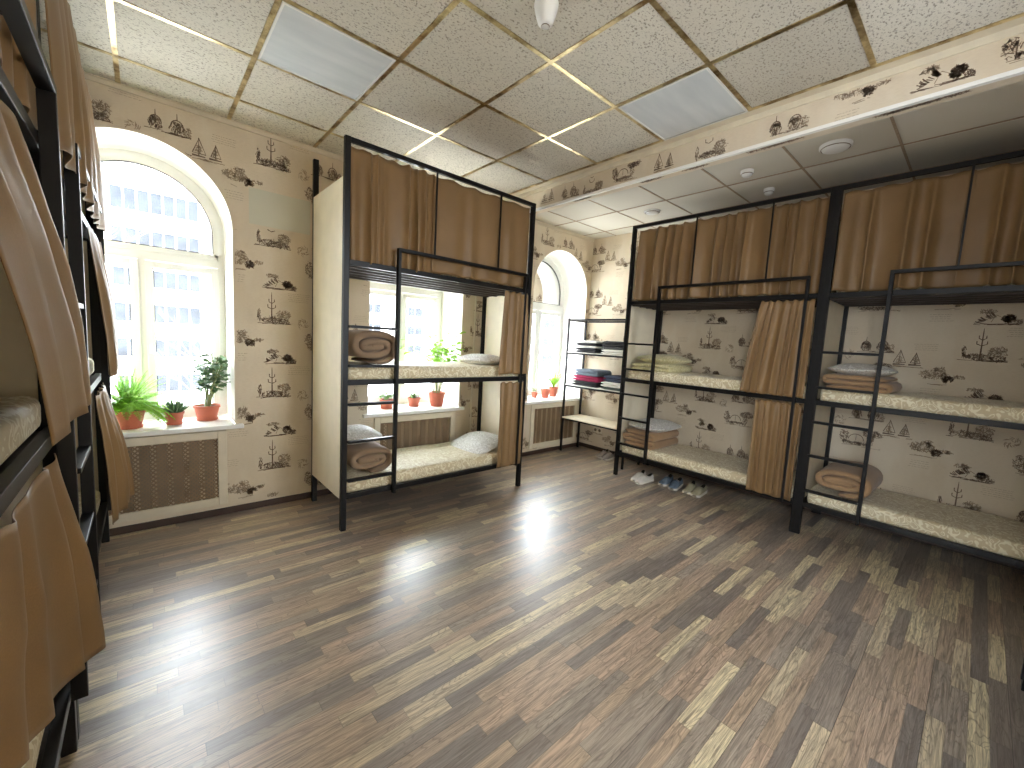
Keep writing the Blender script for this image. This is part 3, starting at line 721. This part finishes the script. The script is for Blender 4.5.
# ------------------------------------------------------------------ radiators behind woven screens
for cx, lab in zip(WX, ('white framed radiator screen of brown woven mesh under the left window', 'white framed radiator screen of brown woven mesh behind the central bunk bed',
                        'white framed radiator screen of brown woven mesh under the far window beside the clothes shelf')):
    r = empty('radiator_screen', (cx, YW-.032, .095), 0, lab, 'radiator cover', 'radiator screens under the windows')
    b = MB(); bars(b, -.475, .475, 0, .60, .06, 0, .028); b.build('frame', 'trim_cream', r, bevel=.004)
    b = MB(); b.quad((-.415, .012, .06), (.415, .012, .06), (.415, .012, .54), (-.415, .012, .54)); b.build('mesh_panel', 'woven_screen', r)
    b = MB()
    for k in range(9): x = -.4+k*.095; b.box(x-.03, .0165, .03, x+.03, .024, .57)
    b.build('radiator', 'radiator_metal', r, bevel=.006)

# ------------------------------------------------------------------ ceiling lamps, detectors
for (x0, x1, y0, y1, lab) in ((.518+.014, 1.118-.014, 2.354+.014, 2.954-.014, 'square unlit ceiling light panel above the left window side of the room'),
                              (2.318+.014, 2.925, 1.154+.014, 1.754-.014, 'square unlit ceiling light panel beside the wallpapered beam')):
    r = empty('ceiling_light', ((x0+x1)/2, (y0+y1)/2, H-.001), 0, lab, 'ceiling light', 'square ceiling light panels'); hx, hy = (x1-x0)/2, (y1-y0)/2
    b = MB(); w = .012
    b.box(-hx, -hy, -.006, hx, -hy+w, 0); b.box(-hx, hy-w, -.006, hx, hy, 0); b.box(-hx, -hy+w, -.006, -hx+w, hy-w, 0); b.box(hx-w, -hy+w, -.006, hx, hy-w, 0); b.build('frame', 'white_plastic', r)
    b = MB(); b.quad((-hx+w, -hy+w, -.003), (-hx+w, hy-w, -.003), (hx-w, hy-w, -.003), (hx-w, -hy+w, -.003)); b.build('diffuser', 'lamp_diffuser', r)
def detector(x, y, lab, rr=.05, hh=.035, cone=False):
    r = empty('smoke_detector', (x, y, H), 0, lab, 'smoke detector', 'round ceiling detectors')
    b = MB()
    if cone: b.lathe([(0, -.095), (.022, -.095), (.034, -.085), (.046, -.05), (.056, -.012), (.056, 0)], 28)
    else: b.lathe([(0, -hh), (rr*.55, -hh), (rr*.8, -hh*.75), (rr*.85, -hh*.45), (rr, -hh*.4), (rr, 0)], 28)
    b.build('housing', 'white_plastic', r, smooth=True)
    b = MB(); z = -.0955 if cone else -hh*.6; b.lathe([(rr*.35 if cone else rr*.86, z-.002), (rr*.40 if cone else rr*.9, z), (rr*.35 if cone else rr*.86, z+.004)], 24); b.build('sensor_ring', 'radiator_metal', r, smooth=True)
detector(1.42, 1.5, 'white cone-shaped detector at the top centre of the ceiling', cone=True)
detector(3.86, 1.50, 'small white detector in the lower right ceiling, close to the beam', .05, .05)
detector(4.40, 1.50, 'small white detector just above the curtains of the right bunks', .045, .055)
detector(3.80, .885, 'wide flat round white detector beyond the beam, largest of those on the right', .10, .04)
detector(4.32, 2.65, 'round white detector above the corner end of the right bunks', .085, .03)

# thin conduit on the window wall, socket
b = MB(); b.tube([(2.87, YW-.012, .35), (2.87, YW-.012, 2.6)], .009, 8); tag(b.build('cable_conduit', 'trim_cream', smooth=True), 'thin cream vertical conduit on the wallpaper right of the middle window', 'conduit')
r = empty('power_socket', (XR, 3.62, .30), 0, 'white wall socket low on the right wall under the corner shelf', 'socket')
b = MB(); b.box(-.012, -.08, -.04, 0, .08, .04); b.build('cover_plate', 'trim_cream', r, bevel=.004)
for s_ in (-1, 1): b = MB(); b.tube([(-.0125, s_*.038, 0), (-.016, s_*.038, 0)], .022, 14); b.build('outlet', 'radiator_metal', r)

# ------------------------------------------------------------------ corner shelf
SX0, SX1, SY0, SY1 = 4.44, 4.84, 2.84, 3.895
r = empty('clothes_shelf', (0, 0, 0), 0, 'narrow black metal open shelf in the corner between far window and right bunks', 'shelf')
for x in (SX0, SX1-.025):
    for y in (SY0, SY1-.025):
        b = MB(); b.box(x, y, 0, x+.025, y+.025, 1.885); part(b, 'post', 'black_metal', r, bevel=.002)
SH = (1.40, .945, .475)
for z in SH + (1.86,):
    b = MB(); b.box(SX0, SY0+.025, z-.012, SX0+.02, SY1-.025, z+.012); b.box(SX1-.02, SY0+.025, z-.012, SX1, SY1-.025, z+.012)
    b.box(SX0+.02, SY0+.002, z-.012, SX1-.02, SY0+.02, z+.012); b.box(SX0+.02, SY1-.02, z-.012, SX1-.02, SY1-.002, z+.012); part(b, 'shelf_frame', 'black_metal', r)
for z in SH[:2]:
    b = MB(); b.box(SX0+.004, SY0+.026, z+.012, SX1-.004, SY1-.026, z+.022); part(b, 'shelf_board', 'plaster', r)
b = MB(); b.box(SX0-.02, SY0+.026, SH[2]+.012, SX1-.004, SY1-.026, SH[2]+.030); tag(part(b, 'shelf_board', 'board_wood', r, bevel=.003), 'pale wooden lowest board')
def garment(x, y, z, W, dep, t, n, mat, label, group, rz=0, seed=1):
    o = folded_mb(W, t, n, dep, seed).build('folded_garment', mat, smooth=True)
    o.matrix_world = Matrix.Translation((x, y, z)) @ Matrix.Rotation(-PI/2+rz, 4, 'Z'); tag(o, label, 'folded clothes', group)
GC = 'folded clothes on the corner shelf'
zt = SH[1]+.022
garment(4.47, 3.80, zt, .44, .33, .034, 2, 'cloth_black', 'black folded garment at the bottom of the left stack on the second shelf', GC, seed=1)
garment(4.47, 3.79, zt+.069, .43, .33, .038, 2, 'cloth_magenta', 'magenta folded garment in the left stack on the second shelf', GC, .03, seed=2)
garment(4.48, 3.77, zt+.146, .41, .31, .042, 2, 'cloth_slate', 'slate grey folded sweater topping the stack over the magenta garment', GC, -.04, seed=3)
garment(4.47, 3.30, zt, .36, .33, .03, 1, 'cloth_green', 'dark grey-green folded garment at the bottom beneath the white one on the second shelf', GC, seed=4)
garment(4.47, 3.30, zt+.032, .36, .33, .034, 2, 'cloth_white', 'white folded garment between grey-green and navy ones on the second shelf', GC, .02, seed=5)
garment(4.48, 3.28, zt+.102, .34, .31, .04, 2, 'cloth_navy', 'navy folded garment topping the right stack on the second shelf', GC, seed=6)
zt = SH[0]+.022
for k, (m_, n_, t_) in enumerate((('cloth_charcoal', 1, .03), ('cloth_black', 1, .034), ('cloth_white', 1, .03), ('cloth_black', 1, .034), ('cloth_white', 1, .036))):
    garment(4.47+.003*k, 3.78, zt, .40, .32, t_, n_, m_, ['charcoal folded garment, lowest in the left stack on the upper shelf', 'black folded garment just above the lowest one, left stack on the upper shelf',
        'white folded garment in the middle of the left stack on the upper shelf', 'black folded garment directly under the top of the left stack on the upper shelf', 'off-white folded garment topping the left stack on the upper shelf'][k], GC, .02*(k % 2), seed=10+k); zt += t_*1.03
zt = SH[0]+.022
for k, (m_, n_, t_) in enumerate((('cloth_white', 2, .032), ('cloth_charcoal', 1, .034), ('cloth_black', 2, .034))):
    garment(4.47, 3.33, zt, .38, .32, t_, n_, m_, ['white folded garment, lowest in the right stack on the upper shelf', 'charcoal folded garment in the middle of the right stack on the upper shelf', 'black folded garment topping the right stack on the upper shelf'][k], GC, -.02*(k % 2), seed=20+k); zt += t_*n_*1.03

# ------------------------------------------------------------------ shoes
def shoe(x, y, rz, mat, label, group, left, opening=.5, L=.27, sneaker=True):
    r = empty('shoe', (x, y, 0), rz, label, 'shoe', group)
    def outline(t):      # half width along the length, t 0 heel .. 1 toe
        return .034+.011*math.sin(min(1, t*1.25)*PI*.55)+.004*math.sin(t*PI) if t < .82 else (.049)*math.sqrt(max(0, 1-((t-.82)/.185)**2))
    ts = [0, .01, .04, .1, .18, .28, .38, .48, .58, .68, .78, .86, .92, .96, .985, 1.0]
    hw = [(.012 if t == 0 else .022 if t == .01 else .03 if t == .04 else outline(t)) for t in ts]
    off = [(.010*math.sin(t*PI)*(1 if left else -1)) for t in ts]
    b = MB(); P = []
    for t, w, o in zip(ts, hw, off):
        w = w+.004; zh = .024+.010*(1-t); P.append([(t*L, o-w, .003), (t*L, o-w-.002, zh), (t*L, o+w+.002, zh), (t*L, o+w, .003)])
    b.grid(P, len(P), 4, False, True); b.f.append((3, 2, 1, 0)); b.mi.append(0); n = len(b.v); b.f.append((n-4, n-3, n-2, n-1)); b.mi.append(0)
    sole = b.build('sole', 'shoe_sole', r, smooth=True); KIDS.append(sole)
    top = [.075, .082, .088, .082, .07, .066, .078, .085, .078, .066, .055, .048, .042, .036, .03, .026]
    b = MB(); P = []; Q = []; na = 13
    for t, w, o, h_ in zip(ts, hw, off, top):
        row = []
        for k in range(na):
            a = PI*k/(na-1); ww = w*math.cos(a); hh = (h_-.024)*(math.sin(a)**.75)
            row.append((t*L, o-ww, .026+hh))
        P.append(row)
    # leave the ankle opening: skip the top strips between heel and instep
    o0 = len(b.v); b.v += [p for row in P for p in row]
    for i in range(len(ts)-1):
        for k in range(na-1):
            if 2 <= i <= 5 and 4 <= k <= 7: b.cur = 1
            else: b.cur = 0
            b.f.append((o0+i*na+k, o0+(i+1)*na+k, o0+(i+1)*na+k+1, o0+i*na+k+1)); b.mi.append(b.cur)
    # push the opening inward
    for i in range(3, 6):
        for k in range(5, 8): x_, y_, z_ = b.v[o0+i*na+k]; b.v[o0+i*na+k] = (x_, y_, .035)
    b.f.append(tuple(o0+k for k in range(na))); b.mi.append(0)
    b.build('upper', [mat, 'shoe_lining'], r, smooth=True)
    if sneaker:
        b = MB()
        for t in (.46, .52, .58, .64):
            h_ = .085-.12*(t-.46); b.tube([(t*L, -.02+.003, h_-.006), (t*L, 0, h_+.003), (t*L, .023, h_-.006)], .0035, 6)
        b.build('laces', 'shoe_white' if mat != 'shoe_white' else 'shoe_grey', r, smooth=True)
    return r
GS = 'shoes on the floor by the right bunk'
shoe(4.86, 3.36, PI+.1, 'shoe_grey', 'grey sneaker on the left of the pair under the corner shelf', GS, True)
shoe(4.84, 3.23, PI+.05, 'shoe_grey', 'grey sneaker on the right of the pair under the corner shelf', GS, False)
shoe(4.42, 2.53, PI+.12, 'shoe_white', 'white sneaker, left one of the pair nearest the bunk post', GS, True)
shoe(4.385, 2.40, PI-.1, 'shoe_white', 'white sneaker, right one of the pair nearest the bunk post', GS, False)
shoe(4.56, 2.26, PI+.1, 'shoe_blue', 'blue-grey sneaker, left one of the middle pair under the bunk', GS, True)
shoe(4.53, 2.125, PI+.12, 'shoe_blue', 'blue-grey sneaker, right one of the middle pair under the bunk', GS, False)
shoe(4.56, 1.99, PI+.15, 'shoe_cream', 'cream slip-on shoe with dark lining, left one of the last pair', GS, True, sneaker=False)
shoe(4.54, 1.86, PI+.05, 'shoe_cream', 'cream slip-on shoe with dark lining, right one of the last pair', GS, False, sneaker=False)

# ------------------------------------------------------------------ plants
def pot(x, y, z, R, Hh, label, name, saucer=True):
    r = empty(name, (x, y, z), 0, label, 'potted plant', 'potted plants on the window sills')
    z0 = .0
    if saucer:
        b = MB(); b.lathe([(0, .002), (R*.78, .002), (R*.86, .018), (R*.82, .018), (R*.74, .006), (0, .006)], 28); b.build('saucer', 'terracotta', r, smooth=False); z0 = .006
    b = MB(); b.lathe([(0, z0), (R*.68, z0), (R*.74, z0+.01), (R*.93, Hh*.8), (R*.95, Hh*.84), (R*1.02, Hh*.85), (R*1.02, Hh), (R*.93, Hh), (R*.9, Hh*.86), (0, Hh*.86)], 32); b.build('pot', 'terracotta', r)
    b = MB(); b.lathe([(0, Hh*.9), (R*.5, Hh*.89), (R*.91, Hh*.87)], 20); b.build('soil', 'soil', r, smooth=True)
    return r
def leaf(b, p, d, L, W, up=Vector((0, 0, 1)), curl=.15, n=4):
    d = d.normalized(); s_ = d.cross(up)
    if s_.length < .01: s_ = d.orthogonal()
    s_.normalize(); nn = s_.cross(d); rows = []
    for i in range(n+1):
        t = i/n; w = W/2*math.sin(PI*min(.97, .06+t*.92))**.8; c = p + d*(L*t) - Vector((0, 0, 1))*(curl*L*t*t)
        rows.append([c - s_*w, c + nn*(-W*.08), c + s_*w])
    b.grid(rows, n+1, 3)
def fern(root, Hh, spread, n, seed, cap=.30):
    random.seed(seed); b = MB()
    for k in range(n):
        a = random.uniform(0, 2*PI); e = random.uniform(.1, 1.0); L = spread*random.uniform(.75, 1.1); p = Vector((0, 0, Hh)); d = Vector((math.cos(a)*e, math.sin(a)*e*.8, 1.05-.35*e)).normalized(); pts = [p.copy()]
        m = 16
        for i in range(m):
            p = p + d*(L/m); d = (d + Vector((0, 0, -.13*e-.02))).normalized(); pts.append(p.copy())
            if p.z < .02: p.z = .02
        b.tube(pts, [.0016]*len(pts), 4, False)
        for i in range(1, m+1):
            dd = (pts[i]-pts[i-1]).normalized(); s_ = dd.cross(Vector((0, 0, 1)))
            if s_.length < .01: continue
            s_.normalize(); l = .036*math.sin(PI*(i/m*.85+.12))+.006
            for q in (0, .5):
                for sg in (-1, 1): leaf(b, pts[i-1].lerp(pts[i], q), s_*sg+dd*.45+Vector((0, 0, random.uniform(-.2, .2))), l, .011, curl=.2, n=2)
    b.build('fronds', 'leaf_bright', root)
def rosette(root, Hh, L, n, seed, mat='leaf_dark', w=.022):
    random.seed(seed); b = MB()
    for k in range(n):
        a = k*2.4; e = .2+.8*(k/n); d = Vector((math.cos(a)*e, math.sin(a)*e, 1.15-.75*e)).normalized(); l = L*random.uniform(.8, 1.1)
        pts = [Vector((0, 0, Hh*.88)) + Vector((math.cos(a), math.sin(a), 0))*.012*e]
        for i in range(5): pts.append(pts[-1]+d*l/5); d = (d+Vector((0, 0, .05))).normalized()
        b.tube(pts, [w*.4, w*.5, w*.46, w*.34, w*.2, .0008], 6)
    b.build('leaves', mat, root, smooth=True)
def bush(root, Hh, h, spread, nst, nlv, seed, lsize, mat='leaf_dark', thick=.006, w=.6):
    random.seed(seed); b = MB(); st = MB()
    for k in range(nst):
        a = random.uniform(0, 2*PI); e = random.uniform(.1, .7); p = Vector((math.cos(a), math.sin(a), 0))*.02+Vector((0, 0, Hh*.85)); d = Vector((math.cos(a)*e*.6, math.sin(a)*e*.5, 1)).normalized(); pts = [p.copy()]; l = h*random.uniform(.75, 1.05)
        for i in range(8): d = (d+Vector((random.uniform(-.13, .13), random.uniform(-.13, .13), 0))).normalized(); p = p+d*l/8; pts.append(p.copy())
        st.tube(pts, [thick*(1-.07*i) for i in range(9)], 6)
        for j in range(nlv):
            t = random.uniform(.38, 1.0); q = pts[min(8, int(t*8))].lerp(pts[min(8, int(t*8)+1)], random.random()); aa = random.uniform(0, 2*PI)
            out = Vector((math.cos(aa), math.sin(aa), random.uniform(-.2, .6))).normalized(); br = spread*random.uniform(.1, 1)*(.5+.5*math.sin(PI*t))
            e2 = q+out*br; st.tube([q, e2], [.002, .0012], 4, False); leaf(b, e2, (out+Vector((0, 0, random.uniform(-.3, .4)))), lsize*random.uniform(.7, 1.2), lsize*w*random.uniform(.8, 1.1), up=Vector((random.uniform(-.6, .6), random.uniform(-.6, .6), 1)), curl=.2)
    st.build('stems', 'stem_green', root, smooth=True); b.build('leaves', mat, root, smooth=True)
def straps(root, Hh, h, n, seed, mat='leaf_bright', W=.016, lean=.5):
    random.seed(seed); b = MB()
    for k in range(n):
        a = random.uniform(0, 2*PI); e = random.uniform(.05, lean); d = Vector((math.cos(a)*e, math.sin(a)*e, 1)).normalized(); s_ = Vector((-math.sin(a), math.cos(a), 0)); p = Vector((0, 0, Hh*.86)); rows = []; l = h*random.uniform(.6, 1.05)
        for i in range(9):
            w = W/2*math.sin(PI*min(.97, .2+.78*i/8)); rows.append([p-s_*w, p+Vector((0, 0, -.002)), p+s_*w]); p = p+d*l/8; d = (d+Vector((math.cos(a)*.09, math.sin(a)*.09, -.07*e))).normalized()
        b.grid(rows, 9, 3)
    b.build('leaves', mat, root, smooth=True)
S0 = SILL+.0005
p = pot(-.10, 4.08, S0, .098, .135, 'large bright green fern in a terracotta pot on the left window sill', 'potted_fern'); fern(p, .12, .31, 100, 9)
p = pot(.16, 4.09, S0, .062, .10, 'small dark spiky aloe in a terracotta pot between fern and jade plant', 'potted_aloe'); rosette(p, .10, .115, 30, 2)
p = pot(.375, 4.19, S0, .09, .125, 'tall jade plant with round leaves in a terracotta pot, right on the left window sill', 'potted_jade_plant'); bush(p, .12, .46, .075, 9, 32, 6, .05, 'leaf_dark', .007, .75)
p = pot(1.92, 4.15, S0, .076, .10, 'small bushy green plant in a terracotta pot, leftmost behind the ladder of the central bunk', 'potted_succulent'); bush(p, .10, .07, .05, 8, 10, 21, .035, 'leaf_mid', .003, .7)
p = pot(2.25, 4.17, S0, .07, .10, 'small plant in a terracotta pot in the middle of the central window sill', 'potted_succulent'); bush(p, .10, .055, .05, 8, 9, 22, .032, 'leaf_mid', .003, .7)
p = pot(2.50, 4.10, S0, .095, .16, 'tall leafy bright green plant in the largest terracotta pot of the central window sill', 'potted_leafy_plant', False); bush(p, .16, .72, .085, 9, 18, 23, .085, 'leaf_bright', .005, .75)
p = pot(4.17, 4.20, S0, .045, .075, 'tiny plant in a small terracotta pot, leftmost on the far right window sill', 'potted_seedling', False); bush(p, .075, .07, .03, 4, 5, 31, .03, 'leaf_mid', .003, .6)
p = pot(4.32, 4.13, S0, .066, .125, 'upright small-leaved plant in a terracotta pot, middle one on the far right window sill', 'potted_plant', False); bush(p, .125, .26, .04, 4, 10, 32, .035, 'leaf_dark', .004, .6)
p = pot(4.56, 4.20, S0, .068, .14, 'spider plant with upright bright leaves in a terracotta pot on the far right window sill', 'potted_spider_plant', False); straps(p, .14, .34, 48, 5)
